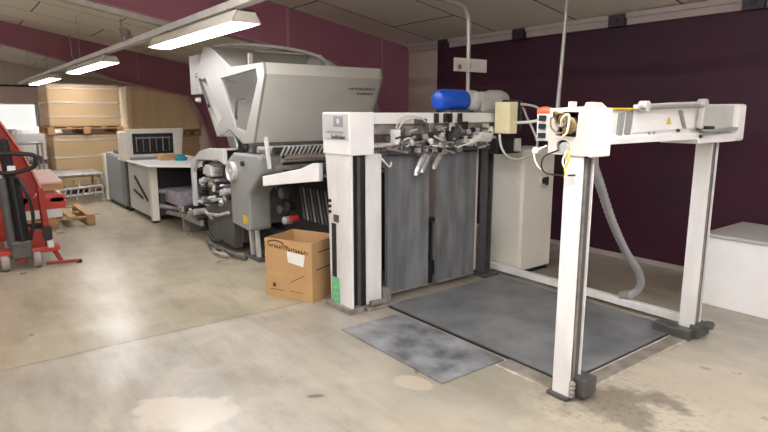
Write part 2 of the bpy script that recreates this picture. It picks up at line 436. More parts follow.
# control column (corner nearest the folder)
cc = P('control_column', MB().prism([(-3.93, .02), (-3.62, .02), (-3.62, 1.3), (-3.99, 1.3), (-3.95, .9)], 'y', 2.45, 2.475), 'dirtywhite', .006)
ch = P('column_head', MB().box(-4.0, -3.61, 2.44, 2.67, 1.27, 1.6), 'white', .008)
hp = P('head_panel', MB().box(-3.99, -3.63, 2.432, 2.44, 1.39, 1.585), 'lgrey', .002, parent=ch)
lp = P('logo_plate', MB().box(-3.82, -3.69, 2.428, 2.432, 1.485, 1.57), 'greyink', parent=ch)
P('logo_mark', MB().turn((-3.755, 2.4275, 1.53), 'y', [(0, .022), (.001, .022)], 16), 'lgrey', parent=ch)
lettering('HEIDELBERG', (-3.93, 2.429, 1.437), (1, 0, 0), (0, 0, 1), .026, M['greyink'], ch, width=.26)
lettering('Stahlfolder', (-3.86, 2.429, 1.395), (1, 0, 0), (0, 0, 1), .045, M['ink'], ch, width=.2)
for z in (.89, .845, .8): P('push_button', MB().turn((-3.915, 2.435, z), 'y', [(0, .013), (.016, .014)], 10), 'black', parent=cc)
P('switch', MB().box(-3.86, -3.79, 2.44, 2.45, .725, .785), 'dgrey', .002, parent=cc)
P('slot', MB().box(-3.895, -3.835, 2.444, 2.45, .25, .71), 'black', parent=cc)
P('green_tape', MB().box(-3.9, -3.79, 2.44, 2.45, .05, .26), 'green', parent=cc)
P('chain_channel', MB().box(-3.86, -3.67, 2.475, 2.625, .02, 1.28), 'black')
P('lift_chain', MB().box(-3.67, -3.655, 2.535, 2.565, .03, 1.27), 'dgrey')
P('post', MB().box(-3.86, -3.66, 2.625, 2.78, .03, 1.27), 'dirtywhite', .006)
fb = MB().box(-3.97, -3.6, 2.42, 2.56, 0, .045).box(-3.9, -3.58, 2.58, 2.88, 0, .03).box(-3.68, -3.63, 2.79, 2.86, 0, .15)
fb.cyl((-3.6, 2.62, .06), (-3.6, 2.8, .05), .025, 10); P('foot', fb, 'gmetal', .006)
# top beam of that side, rear post
P('top_beam', MB().box(-3.79, -3.67, 2.67, 4.3, 1.505, 1.595), 'white', .006)
P('under_rail', MB().box(-3.78, -3.7, 2.67, 4.3, 1.42, 1.505), 'gmetal', .004)
P('post', MB().box(-3.8, -3.715, 4.09, 4.105, .03, 1.45).box(-3.8, -3.785, 4.09, 4.18, .03, 1.45).box(-3.8, -3.715, 4.165, 4.18, .03, 1.45), 'dgrey', .003)
P('post_foot', MB().box(-3.86, -3.66, 4.04, 4.24, 0, .03), 'dgrey', .006)
P('rear_cover', MB().box(-3.86, -3.83, 3.98, 4.09, .05, 1.42), 'pale', .004)
# two stop boards
for y0, y1 in ((2.9, 3.365), (3.465, 3.96)):
    b = MB().box(-3.76, -3.735, y0, y1, .04, 1.25).box(-3.775, -3.735, y0, y0+.012, .04, 1.25).box(-3.775, -3.735, y1-.012, y1, .04, 1.25).box(-3.79, -3.735, y0, y1, 1.235, 1.26)
    sb = P('stop_board', b, 'board', .003)
    P('bottom_lip', MB().prism([(-3.76, .04), (-3.735, .04), (-3.71, .06), (-3.715, .07), (-3.74, .055)], 'y', y0+.01, y1-.01), 'gmetal', parent=sb)
P('board_bracket', MB().box(-3.8, -3.76, 3.36, 3.47, .62, .66).box(-3.8, -3.76, 3.36, 3.47, .12, .26).box(-3.82, -3.78, 3.37, 3.46, .04, .14).box(-3.82, -3.79, 3.44, 3.46, .1, .66), 'black', .003)
# separator head: rails, blocks, suckers
P('cross_rail', MB().cyl((-3.68, 2.7, 1.335), (-3.68, 4.1, 1.335), .018, 12), 'steel', smooth=True)
P('cross_rail', MB().cyl((-3.66, 2.85, 1.28), (-3.66, 4.1, 1.275), .015, 12), 'dgrey', smooth=True)
P('head_bar', MB().box(-3.75, -3.69, 2.85, 4.1, 1.37, 1.41), 'dgrey', .005)
for y, zz, w_, m_ in ((2.92, 1.40, .05, 'white'), (3.42, 1.33, .06, 'steel'), (3.28, 1.45, .05, 'gmetal'), (3.56, 1.42, .1, 'black'), (3.72, 1.36, .06, 'gmetal'), (3.85, 1.4, .04, 'steel'), (3.93, 1.33, .09, 'gmetal'), (3.02, 1.32, .08, 'dgrey'), (4.02, 1.38, .08, 'lgrey'), (3.15, 1.3, .07, 'dgrey'), (3.62, 1.31, .07, 'gmetal')):
    P('slider_block', MB().box(-3.7, -3.62, y-w_/2, y+w_/2, zz-.06, zz+.06), m_, .006)
random.seed(23)
HM = ('steel', 'steel', 'black', 'gmetal', 'lgrey', 'dgrey', 'black', 'white')
for k in range(26):
    y = random.uniform(2.9, 4.02); z = random.uniform(1.27, 1.49); a = random.uniform(.02, .06); b_ = random.uniform(.015, .035)
    P('clamp_block', MB().box(-3.63, -3.6+random.uniform(-.01, .015), y-a/2, y+a/2, z-b_, z+b_), HM[k % 8], .003)
for k in range(20):
    y = random.uniform(2.86, 3.95); z = random.uniform(1.26, 1.47)
    P('link_rod', MB().cyl((-3.61, y, z), (-3.59, y+random.uniform(.05, .2), z+random.uniform(-.05, .05)), random.uniform(.005, .011), 6), HM[(k*3) % 8], smooth=True)
for k in range(12):
    y = random.uniform(2.9, 4.0); z = random.uniform(1.27, 1.48)
    P('adjusting_knob', MB().turn((-3.61, y, z), 'x', [(0, .022), (.03, .024), (.035, .012)], 10), HM[(k*5+1) % 8], smooth=True)
for y in (3.36, 3.6, 3.66):
    P('coupling', MB().turn((-3.66, y, 1.44), 'y', [(0, .03), (.02, .045), (.05, .045), (.07, .03)], 14), 'gmetal', smooth=True)
P('magnet_drum', MB().turn((-3.64, 3.5, 1.42), 'y', [(0, .03), (.01, .06), (.1, .06), (.11, .03)], 16), 'dgrey', smooth=True)
for y in (3.34, 3.45, 3.5, 3.62): P('terminal', MB().box(-3.66, -3.63, y, y+.035, 1.51, 1.59), 'black', .003)
for k, y in enumerate((3.1, 3.16, 3.3)):
    P('sucker', MB().beam((-3.6, y, 1.1+.02*k), (-3.62, y+.13, 1.3), .035, .03).turn((-3.6, y-.005, 1.08+.02*k), 'z', [(0, .022), (.03, .014)], 12), 'steel', .003)
for a, c in (((-3.64, 2.82, 1.31), (-3.6, 3.0, 1.27)), ((-3.62, 3.0, 1.36), (-3.6, 3.34, 1.28)), ((-3.62, 3.2, 1.36), (-3.6, 3.5, 1.3)), ((-3.64, 3.7, 1.31), (-3.62, 3.95, 1.36)), ((-3.64, 2.9, 1.3), (-3.62, 3.1, 1.4))):
    P('link_rod', MB().cyl(a, c, .012, 8), 'gmetal', smooth=True)
for pts in ([(-3.65, 2.92, 1.47), (-3.62, 2.93, 1.54), (-3.62, 3.02, 1.575), (-3.62, 3.14, 1.56), (-3.63, 3.22, 1.52)], [(-3.66, 2.95, 1.46), (-3.63, 2.98, 1.52), (-3.63, 3.08, 1.55), (-3.64, 3.25, 1.53)],
            [(-3.64, 2.97, 1.3), (-3.6, 2.96, 1.37), (-3.6, 3.02, 1.39), (-3.6, 3.05, 1.35), (-3.62, 3.0, 1.32)],
            [(-3.63, 2.72, 1.27), (-3.58, 2.74, 1.22), (-3.58, 2.8, 1.17), (-3.62, 2.85, 1.2)]):
    P('air_hose', MB().tube(spline(pts), .007, 6), 'cable', smooth=True)
P('hose_block', MB().box(-3.66, -3.63, 3.12, 3.24, 1.5, 1.545), 'dgrey', .003)
# drive motor and gearbox on the top beam
P('drive_motor', MB().turn((-3.85, 3.54, 1.705), 'y', [(0, .05), (.01, .08), (.04, .096), (.1, .1), (.105, .096), (.12, .1), (.32, .1), (.34, .092), (.36, .06)], 24), 'blue', smooth=True)
P('gearbox', MB().turn((-3.85, 3.9, 1.705), 'y', [(0, .085), (.04, .1), (.12, .095), (.14, .07), (.17, .085), (.3, .09), (.34, .105), (.48, .105), (.53, .09), (.545, .03)], 24), 'lgrey', smooth=True)
P('gearbox_housing', MB().box(-3.9, -3.76, 4.05, 4.25, 1.598, 1.75), 'lgrey', .02)
P('motor_cradle', MB().box(-3.86, -3.74, 3.6, 3.85, 1.575, 1.62), 'dgrey', .006)
P('motor_terminal_box', MB().box(-3.77, -3.72, 3.94, 4.02, 1.69, 1.78), 'lgrey', .01)
# cream junction box with its cables
jb = P('junction_box', MB().box(-3.62, -3.44, 4.06, 4.17, 1.405, 1.69), 'cream', .008)
P('box_lid', MB().box(-3.63, -3.43, 4.17, 4.19, 1.4, 1.71), 'black', .004, parent=jb)
P('cable_bundle', MB().box(-3.6, -3.46, 4.19, 4.26, 1.43, 1.7), 'dgrey', .01)
P('valve_block', MB().box(-3.62, -3.5, 3.98, 4.3, 1.22, 1.36), 'black', .01)
P('valve', MB().box(-3.5, -3.46, 4.2, 4.26, 1.24, 1.36), 'lgrey', .006)
P('cable_clump', MB().tube(spline([(-3.62, 3.7, 1.31), (-3.6, 3.78, 1.36), (-3.58, 3.86, 1.38), (-3.58, 3.95, 1.37)]), [.02]*3+[.035]*10+[.045]*12, 8), 'cable', smooth=True)
for pts in ([(-3.5, 4.0, 1.4), (-3.46, 3.98, 1.3), (-3.45, 4.05, 1.21), (-3.45, 4.2, 1.17), (-3.44, 4.38, 1.2), (-3.44, 4.47, 1.3), (-3.45, 4.42, 1.42), (-3.48, 4.35, 1.55), (-3.5, 4.3, 1.64), (-3.5, 4.15, 1.63)],
            [(-3.5, 4.1, 1.66), (-3.45, 4.25, 1.67), (-3.42, 4.42, 1.64), (-3.42, 4.44, 1.56)]):
    P('cable', MB().tube(spline(pts), .011, 6), 'cable', smooth=True)
# gantry: near post and far post, channel sections
def post(x0, x1, y0, y1, top, name):
    p = P(name, MB().box(x0, x1, y0, y0+.014, .0, top).box(x0, x0+.012, y0+.014, y1-.008, 0, top).box(x0, x1, y1-.008, y1, 0, top), 'dirtywhite', .003)
    P('guide_rail', MB().box(x0+.03, x1-.012, y0+.014, y1-.012, .06, top-.01), 'dgrey', parent=p)
    P('lift_chain', MB().box(x1-.012, x1-.006, y0+.035, y0+.055, .06, top-.02), 'gmetal', parent=p)
    return p
pn_ = post(-1.835, -1.725, 2.625, 2.735, 1.38, 'near_post')
post(-1.835, -1.725, 4.12, 4.22, 1.41, 'far_post')
hb = MB().box(-1.76, -1.655, 2.67, 2.79, .03, .13).box(-1.8, -1.72, 2.7, 2.78, .0, .07); hb.box(-1.86, -1.72, 2.6, 2.66, 0, .025)
hf = P('near_foot', hb, 'dgrey', .008)
P('spring', MB().turn((-1.715, 2.64, .02), 'z', [(k*.012, .02 if k % 2 else .014) for k in range(9)], 10), 'gmetal', parent=hf)
ff = MB().box(-1.98, -1.71, 4.02, 4.11, .0, .075).box(-1.75, -1.68, 4.1, 4.27, .01, .1); ff.cyl((-1.68, 4.2, .1), (-1.63, 4.2, .1), .03, 10)
P('far_foot', ff, 'dgrey', .008)
# gantry beam
P('gantry_beam', MB().prism([(-1.93, 1.43), (-1.68, 1.43), (-1.68, 1.468), (-1.715, 1.48), (-1.715, 1.618), (-1.93, 1.618)], 'y', 2.8, 3.86), 'white', .004)
pk = P('beam_cover', MB().prism([(3.06, 1.486), (3.82, 1.5), (3.8, 1.626), (3.04, 1.616)], 'x', -1.715, -1.7), 'white', .004)
P('cover_rib', MB().prism([(3.62, 1.5), (3.65, 1.5), (3.58, 1.61), (3.54, 1.61)], 'x', -1.7, -1.69), 'mgrey', parent=pk)
tri = MB().prism([(3.41, 1.528), (3.47, 1.528), (3.44, 1.575)], 'x', -1.7, -1.6985); P('warning_triangle', tri, 'label', parent=pk)
P('stud', MB().cyl((-1.70, 3.55, 1.49), (-1.685, 3.55, 1.49), .01, 8), 'black', parent=pk)
P('finger_grip', MB().tube(arc((-1.695, 3.24, 1.5), .035, 200, 340, 8, 'x'), .006, 6), 'mgrey', parent=pk)
for y in (2.9, 2.98): P('beam_gusset', MB().prism([(y, 1.475), (y+.03, 1.475), (y+.05, 1.6), (y+.01, 1.6)], 'x', -1.715, -1.695), 'mgrey')
P('beam_tape', MB().box(-1.76, -1.69, 2.78, 3.06, 1.612, 1.622), 'yellow', .002)
eh = P('end_housing', MB().box(-1.95, -1.77, 3.84, 4.4, 1.405, 1.645).prism([(3.84, 1.5), (3.84, 1.405), (4.4, 1.405), (4.4, 1.645), (3.95, 1.645)], 'x', -1.77, -1.71), 'lgrey', .006)
P('housing_ledge', MB().prism([(3.8, 1.47), (4.33, 1.5), (4.33, 1.475), (3.8, 1.455)], 'x', -1.71, -1.66), 'mgrey', .003, parent=eh)
P('housing_base', MB().box(-1.93, -1.68, 3.8, 4.36, 1.4, 1.46), 'white', .006, parent=eh)
P('end_cap', MB().box(-1.96, -1.68, 4.36, 4.5, 1.4, 1.655), 'white', .018)
P('grip_bar', MB().box(-1.7, -1.63, 3.8, 3.9, 1.492, 1.512), 'black', .004, parent=eh)
lv = MB().tube([(-1.68, 3.06, 1.632), (-1.68, 3.4, 1.645), (-1.68, 3.78, 1.655)], .010, 10)
hl = P('swing_arm', lv, 'lgrey', smooth=True)
P('arm_strut', MB().tube([(-1.66, 3.02, 1.62), (-1.66, 3.4, 1.628), (-1.66, 3.78, 1.635)], .009, 8), 'galv', smooth=True, parent=hl)
P('arm_joint', MB().turn((-1.7, 3.8, 1.65), 'x', [(0, .032), (.05, .032)], 12), 'lgrey', .004, parent=hl)
P('arm_joint', MB().turn((-1.7, 3.1, 1.632), 'x', [(0, .03), (.05, .03)], 12).box(-1.695, -1.665, 3.02, 3.1, 1.615, 1.64), 'lgrey', .004, parent=hl)
P('arm_drop', MB().beam((-1.665, 3.81, 1.65), (-1.665, 3.77, 1.5), .03, .04), 'lgrey', .006, parent=hl)
# near housing with open gear side
nh = P('near_housing', MB().holed([(-1.94, 1.375), (-1.69, 1.375), (-1.69, 1.63), (-1.94, 1.62)],
        [[(-1.895, 1.475), (-1.77, 1.47), (-1.76, 1.6), (-1.86, 1.6)], [(-1.845+.045*math.cos(a*.5236), 1.42+.034*math.sin(a*.5236)) for a in range(12)]], 'y', 2.615, 2.63)
       .box(-1.705, -1.69, 2.63, 2.745, 1.375, 1.63).box(-1.94, -1.925, 2.63, 2.745, 1.375, 1.62).box(-1.925, -1.705, 2.73, 2.745, 1.375, 1.62).box(-1.925, -1.705, 2.63, 2.73, 1.605, 1.62), 'houseshade')
P('side_cover', MB().box(-1.692, -1.672, 2.61, 2.79, 1.37, 1.622), 'white', .008, parent=nh)
P('beam_neck', MB().box(-1.92, -1.7, 2.745, 2.82, 1.43, 1.61), 'white', .004)
P('gear_cavity', MB().box(-1.92, -1.71, 2.69, 2.725, 1.38, 1.6), 'vdark', parent=nh)
P('coil', MB().turn((-1.82, 2.61, 1.53), 'y', [(0, .03), (.01, .045), (.04, .045), (.06, .03)], 14).turn((-1.785, 2.62, 1.52), 'y', [(0, .02), (.02, .028), (.05, .02)], 10), 'copper', smooth=True, parent=nh)
P('brake_disc', MB().turn((-1.86, 2.6, 1.555), 'y', [(0, .02), (.005, .034), (.03, .034), (.04, .02)], 14), 'steel', smooth=True, parent=nh)
for k in range(5): P('cable_loop', MB().tube(spline([(-1.9+.012*k, 2.6, 1.57-.01*k), (-1.88+.012*k, 2.575, 1.6-.008*k), (-1.83+.01*k, 2.575, 1.585), (-1.8, 2.58, 1.54-.01*k), (-1.83, 2.59, 1.5-.006*k)], 5), .006, 6), ('copper', 'copper', 'black', 'copper', 'cream')[k], smooth=True, parent=nh)
P('coupling_ring', MB().turn((-1.83, 2.6, 1.415), 'y', [(0, .012), (.0, .028), (.05, .03), (.06, .02)], 14), 'steel', smooth=True, parent=nh)
for pts, m_ in (([(-1.86, 2.6, 1.55), (-1.9, 2.58, 1.57), (-1.9, 2.58, 1.52), (-1.86, 2.585, 1.49), (-1.8, 2.59, 1.5)], 'copper'), ([(-1.8, 2.6, 1.4), (-1.785, 2.585, 1.35), (-1.8, 2.58, 1.3), (-1.785, 2.58, 1.27)], 'yellow'), ([(-1.81, 2.6, 1.4), (-1.82, 2.585, 1.34), (-1.79, 2.58, 1.29), (-1.8, 2.58, 1.26)], 'cream'),
                ([(-1.86, 2.6, 1.4), (-1.93, 2.57, 1.36), (-1.94, 2.57, 1.3), (-1.9, 2.58, 1.27), (-1.8, 2.6, 1.27), (-1.75, 2.6, 1.275)], 'black'), ([(-1.95, 2.62, 1.42), (-2.0, 2.58, 1.38), (-1.97, 2.57, 1.31), (-1.92, 2.58, 1.28)], 'cable')):
    P('loose_wire', MB().tube(spline(pts, 5), .005, 6), m_, smooth=True, parent=nh)
P('plug', MB().turn((-2.0, 2.57, 1.39), 'y', [(0, .012), (.01, .02), (.04, .016)], 10), 'cable', smooth=True, parent=nh)
P('top_knob', MB().box(-1.86, -1.83, 2.66, 2.7, 1.62, 1.655), 'lgrey', .004, parent=nh)
P('top_lug', MB().prism([(2.62, 1.62), (2.78, 1.62), (2.72, 1.648), (2.64, 1.65)], 'x', -1.74, -1.695), 'lgrey', .004, parent=nh)
bs = P('button_station', MB().box(-2.05, -1.965, 2.65, 2.71, 1.44, 1.59), 'lgrey', .006)
for z in (1.57, 1.525, 1.475): P('push_button', MB().box(-2.03, -1.985, 2.637, 2.65, z-.017, z+.012), 'black', .003, parent=bs)
P('emergency_button', MB().turn((-2.06, 2.68, 1.602), 'x', [(0, .02), (.02, .026), (.05, .028), (.09, .02)], 14), 'orange', smooth=True, parent=bs)
# floor bar and platform
P('floor_bar', MB().box(-3.84, -1.84, 4.28, 4.34, .03, .09), 'dirtywhite', .006)
pf = P('lift_platform', MB().box(-3.6, -1.865, 2.81, 4.2, .004, .016), 'platform', .002)
P('platform_gap', MB().box(-3.62, -1.845, 2.785, 4.22, 0, .004), 'groove')
rm = MB().box(-2.28, -1.72, 2.66, 2.785, 0, .008).box(-1.845, -1.74, 2.785, 4.16, 0, .008)
P('pit_rim', rm, 'rim', .002)
P('rim_edge', MB().box(-2.28, -1.84, 2.645, 2.66, 0, .009), 'edgelight')
P('rim_edge', MB().box(-1.74, -1.722, 2.8, 4.14, 0, .009), 'edgelight')
P('rim_edge', MB().box(-1.845, -1.835, 2.8, 4.14, .008, .011), 'edgelight')
solo(MB().box(-3.39, -2.3, 2.2, 2.755, 0, .01), 'floor_plate', M['plate'], 'scuffed dark steel plate lying on the floor before the feeder platform', 'plate', bevel=.002)
# grey conduit hose
hp_ = spline([(-1.86, 2.95, 1.425), (-1.9, 3.0, 1.3), (-1.97, 3.2, 1.15), (-2.11, 3.6, .86), (-2.19, 3.95, .58), (-2.2, 4.15, .41), (-2.21, 4.25, .29), (-2.26, 4.31, .19), (-2.33, 4.315, .125)], 14)
MB().tube(hp_, [.026 if i % 2 else .03 for i in range(len(hp_))], 12).build('flexible_hose', M['hose'], F, smooth=True)
MB().cyl((-2.325, 4.315, .13), (-2.4, 4.315, .1), .04, 12).build('hose_coupling', M['galv'], F, smooth=True)

# ---------------------------------------------------------------- electrical cabinet behind the feeder
E_ = thing('electrical_cabinet', 'tall pale metal cabinet standing behind the feeder against the purple wall side', 'cabinet', (-3.7, 4.62, 0))
MB().box(-3.91, -3.53, 4.38, 4.88, .04, 1.25).build('body', M['pale'], E_, bevel=.01)
MB().box(-3.89, -3.55, 4.4, 4.86, 0, .04).build('plinth', M['black'], E_)
MB().box(-3.53, -3.52, 4.4, 4.86, .06, 1.22).build('door', M['pale'], E_, bevel=.006)
s_ = MB().box(-3.52, -3.505, 4.63, 4.72, .885, .98).build('switch_plate', M['white'], E_, bevel=.003)
MB().turn((-3.505, 4.69, .93), 'x', [(0, .035), (.03, .03)], 12).box(-3.475, -3.46, 4.675, 4.705, .89, .97).build('rotary_switch', M['black'], s_)

# ---------------------------------------------------------------- folding machine
D = thing('folding_machine', 'grey paper folding machine with its big windowed hood raised', 'machine', (-5.4, 3.0, 0))
def Q(name, mb, m, bevel=0, **k): return mb.build(name, M[m], k.pop('parent', D), bevel=bevel, **k)
prof = [(-5.17, 2.07), (-5.145, 1.96), (-5.455, 1.29), (-5.71, 1.27), (-6.04, 1.41), (-6.42, 1.32), (-6.96, 2.04), (-6.71, 2.34), (-6.46, 2.32), (-5.93, 2.07)]
w1 = [(-6.24, 1.965), (-5.33, 2.02), (-5.3, 1.91), (-5.62, 1.4), (-5.87, 1.43)]
w2 = [(-6.88, 1.97), (-6.7, 1.995), (-6.26, 1.54), (-6.4, 1.44)]
HY0, HY1 = 2.5, 3.93
hd = Q('hood_end', MB().holed(prof, [w1, w2], 'y', HY0, HY0+.03), 'hooddim', .004)
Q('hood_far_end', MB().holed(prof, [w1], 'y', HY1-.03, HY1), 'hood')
def skin(b, a, c, t=.015, y0=HY0+.03, y1=HY1-.03):
    va, vc = Vector((a[0], 0, a[1])), Vector((c[0], 0, c[1])); d = (vc-va).normalized(); n = Vector((-d.z, 0, d.x))*t
    q = [va, vc, vc+n, va+n]; b.prism([(p.x, p.z) for p in q], 'y', y0, y1)
fp = MB(); skin(fp, prof[2], prof[1], y1=HY1); skin(fp, prof[1], prof[0], y1=HY1)
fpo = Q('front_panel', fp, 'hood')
rf = MB(); skin(rf, prof[0], prof[9]); skin(rf, prof[8], prof[7]); skin(rf, prof[7], prof[6]); skin(rf, prof[6], prof[5])
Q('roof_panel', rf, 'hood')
up = MB(); skin(up, prof[9], prof[8], y1=3.0); Q('sloped_panel', up, 'hooddim')
px_ = Vector((-.25, 0, -.57)).normalized()
lettering('HEIDELBERG', (-5.21+.03*.44, 3.5, 1.835), (0, 1, 0), (.4, 0, .92), .034, M['ink'], fpo, width=.35)
lettering('Stahlfolder', (-5.235+.03*.44, 3.62, 1.785), (0, 1, 0), (.4, 0, .92), .038, M['ink'], fpo, width=.23)
for w_, nm in ((w1, 'window_pane'), (w2, 'window_pane')):
    Q(nm, MB().prism(w_, 'y', HY0+.012, HY0+.017), 'acryl', parent=hd)
Q('inner_bracket', MB().box(-6.11, -5.84, 2.61, 2.63, 1.72, 1.745).beam((-6.1, 2.62, 1.73), (-6.14, 2.62, 1.52), .02, .03), 'black')
Q('inner_mark', MB().box(-6.55, -6.27, 2.7, 2.705, 1.935, 1.965), 'black')
Q('hood_handle', MB().tube([(-6.6, 2.49, 1.66), (-6.5, 2.45, 1.68), (-6.74, 2.45, 1.98)], .015, 6), 'black', parent=hd)
# clear cover arch over the upper side of the hood
ap = spline([(-6.42, 2.52, 2.33), (-6.15, 2.72, 2.335), (-5.85, 3.0, 2.3), (-5.6, 3.32, 2.22), (-5.45, 3.52, 2.08)], 8)
Q('arch_tube', MB().tube(ap, .018, 8), 'hooddim', smooth=True)
sh = MB()
lo = [Vector((-5.9, p.y, 2.085)) for p in ap]
up_ = [sh.bm.verts.new(p) for p in ap]; dn = [sh.bm.verts.new(p) for p in lo]
for i in range(len(ap)-1): sh.bm.faces.new([up_[i], up_[i+1], dn[i+1], dn[i]])
Q('clear_cover', sh, 'acryl', smooth=True)
for y in (2.62, 3.5): Q('cover_stay', MB().box(-5.72, -5.69, y-.02, y+.02, 2.07, 2.2), 'hooddim')
# hinge arm column at the back of the hood
Q('hinge_column', MB().box(-7.5, -7.15, 2.6, 2.72, 1.82, 2.3), 'lgrey', .01)
Q('hinge_arm', MB().box(-7.3, -6.7, 2.72, 2.84, 2.1, 2.22).beam((-7.3, 2.78, 1.9), (-6.6, 2.9, 1.0), .1, .12), 'mgrey', .01)
for z in (1.75, 1.9, 2.05): Q('hinge_bolt', MB().turn((-7.2, 2.55, z), 'y', [(0, .02), (.06, .035)], 10), 'steel', smooth=True)
Q('hood_support', MB().beam((-6.3, 3.2, 1.05), (-6.55, 3.2, 1.6), .2, .14), 'dgrey', .01)
Q('hood_support', MB().beam((-5.2, 3.7, 1.0), (-5.45, 3.7, 1.42), .12, .1), 'dgrey', .01)
# main body
Q('machine_body', MB().box(-6.05, -4.15, 2.95, 3.66, .12, 1.02), 'vdark', .01)
Q('lower_beam', MB().box(-6.6, -4.15, 2.9, 2.95, .1, .3).box(-6.6, -6.05, 2.6, 3.8, .12, .55), 'dgrey', .01)
# gear cover with handwheel
gc = Q('gear_cover', MB().prism([(-6.1, .36), (-5.66, .33), (-5.62, .36), (-5.62, .74), (-5.3, .98), (-5.3, 1.14), (-5.36, 1.17), (-6.0, 1.16), (-6.14, 1.08), (-6.2, .96), (-6.12, .8)], 'y', 2.5, 2.76), 'mgrey', .025)
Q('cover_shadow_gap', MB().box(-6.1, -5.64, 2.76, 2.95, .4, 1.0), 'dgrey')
hw = Q('handwheel', MB().turn((-5.99, 2.5, .955), 'y', [(0, .105), (-.012, .11), (-.05, .11), (-.055, .095), (-.03, .085), (-.03, .02)], 28), 'lgrey', smooth=True)
Q('wheel_hub', MB().turn((-5.99, 2.48, .955), 'y', [(0, .03), (-.03, .03), (-.035, .02)], 14), 'steel', smooth=True, parent=hw)
Q('warning_label', MB().box(-5.78, -5.68, 2.494, 2.5, .41, .5), 'label', parent=gc)
Q('knob', MB().turn((-5.72, 2.5, 1.06), 'y', [(0, .03), (-.03, .025)], 12), 'black', parent=gc)
for x in (-5.83, -5.68):
    Q('support_leg', MB().beam((x, 2.62, .0), (x-.04, 2.62, .36), .04, .05), 'lgrey', .004)
Q('leg_foot', MB().box(-5.95, -5.55, 2.55, 2.7, 0, .03), 'dgrey', .006)
# infeed tray side, spring row and rails
Q('tray_side', MB().prism([(-5.27, .865), (-4.17, 1.02), (-4.17, 1.17), (-4.28, 1.165), (-4.5, 1.1), (-5.27, .965)], 'y', 2.5, 2.54), 'white', .006)
Q('tray_floor', MB().prism([(-5.25, .9), (-4.2, 1.05), (-4.2, 1.07), (-5.25, .92)], 'y', 2.54, 3.66), 'mgrey')
Q('roller_rail', MB().box(-4.98, -4.94, 2.5, 3.85, 1.05, 1.09).box(-4.9, -4.86, 2.5, 3.85, 1.13, 1.16), 'gmetal', .003)
Q('roller_shaft', MB().cyl((-4.9, 2.45, 1.24), (-4.9, 3.85, 1.24), .035, 12), 'black')
for k in range(29):
    y = 2.5+k*.046
    Q('spring_roller', MB().cyl((-4.86, y, 1.19), (-4.84, y+.045, 1.285), .0115, 8), 'hooddim', smooth=True)
Q('end_lever', MB().beam((-5.02, 2.46, 1.06), (-5.1, 2.47, 1.36), .03, .05), 'lgrey', .004)
for k in range(3): Q('cross_shaft', MB().cyl((-5.15-.16*k, 2.48, 1.2+.03*k), (-5.15-.16*k, 3.85, 1.2+.03*k), .03, 10), ('gmetal', 'steel', 'dgrey')[k], smooth=True)
# tines and small gear below the tray
for k in range(12):
    x = -4.95+.068*k
    Q('delivery_tine', MB().beam((x-.1, 2.8, .86), (x+.09, 2.74, .56), .014, .016), 'mgrey' if k % 2 else 'dgrey', .003)
for k, (x, z, r, m_) in enumerate(((-5.25, .78, .06, 'dgrey'), (-5.12, .66, .05, 'black'), (-5.3, .6, .05, 'dgrey'), (-5.05, .54, .035, 'redbit'), (-5.2, .5, .04, 'steel'), (-5.35, .84, .04, 'black'))):
    Q('drive_gear', MB().turn((x, 2.68, z), 'y', [(0, r*.8), (.01, r), (.08, r), (.09, r*.5)], 14), m_, smooth=True)
Q('gear_backing', MB().box(-5.5, -4.2, 2.85, 2.95, .3, .98), 'vdark')
# control stalk above the gear cover
for a, c, r, m_ in (((-5.95, 2.6, 1.16), (-5.95, 2.6, 1.4), .05, 'black'), ((-5.8, 2.6, 1.2), (-5.95, 2.58, 1.33), .03, 'dgrey'), ((-5.7, 2.6, 1.17), (-5.7, 2.6, 1.3), .04, 'gmetal'), ((-6.05, 2.6, 1.2), (-6.2, 2.6, 1.42), .025, 'steel'), ((-5.55, 2.7, 1.17), (-5.5, 2.65, 1.28), .03, 'dgrey')):
    Q('adjusting_spindle', MB().cyl(a, c, r, 10), m_, smooth=True)
Q('spindle_block', MB().box(-6.1, -5.45, 2.62, 2.8, 1.16, 1.24), 'gmetal', .01)
# rear side plate with rollers
sp_ = Q('side_plate', MB().prism([(-7.24, .42), (-7.16, .42), (-7.16, .86), (-7.0, 1.02), (-6.3, 1.06), (-6.14, 1.02), (-6.14, 1.2), (-6.6, 1.18), (-6.9, 1.13), (-7.24, .98)], 'y', 2.45, 2.5), 'lgrey', .008)
Q('side_plate_top', MB().prism([(-7.2, 1.0), (-6.88, 1.14), (-6.14, 1.2), (-6.14, 1.18), (-6.88, 1.12), (-7.2, .98)], 'y', 2.5, 3.5), 'lgrey')
Q('roller_bank', MB().box(-7.1, -6.2, 2.62, 3.6, .3, .98), 'dgrey', .01)
Q('motor_housing', MB().box(-6.78, -6.58, 2.46, 2.62, .84, .98), 'lgrey', .02)
random.seed(11)
for k in range(34):
    x = random.uniform(-7.12, -6.18); z = random.uniform(.5, .99); r_ = random.uniform(.018, .04)
    Q('roller_end', MB().turn((x, 2.47+random.uniform(0, .05), z), 'y', [(0, r_*.6), (.015, r_), (.12, r_)], 10), random.choice(('steel', 'lgrey', 'black', 'black', 'gmetal', 'dgrey', 'hooddim')), smooth=True)
for k in range(9):
    x = random.uniform(-7.4, -6.3); z = random.uniform(.25, .6)
    Q('guide_rod', MB().cyl((x, 2.44, z), (x+random.uniform(.15, .4), 2.46, z+random.uniform(-.12, .12)), .018, 8), random.choice(('steel', 'black', 'gmetal', 'lgrey')), smooth=True)
for k in range(7):
    x = -7.62+.11*k
    Q('outfeed_roller', MB().cyl((x, 2.4, .3+.03*(k % 3)), (x, 3.3, .3+.03*(k % 3)), .04, 10), ('gmetal', 'steel', 'black', 'violet')[k % 4], smooth=True)
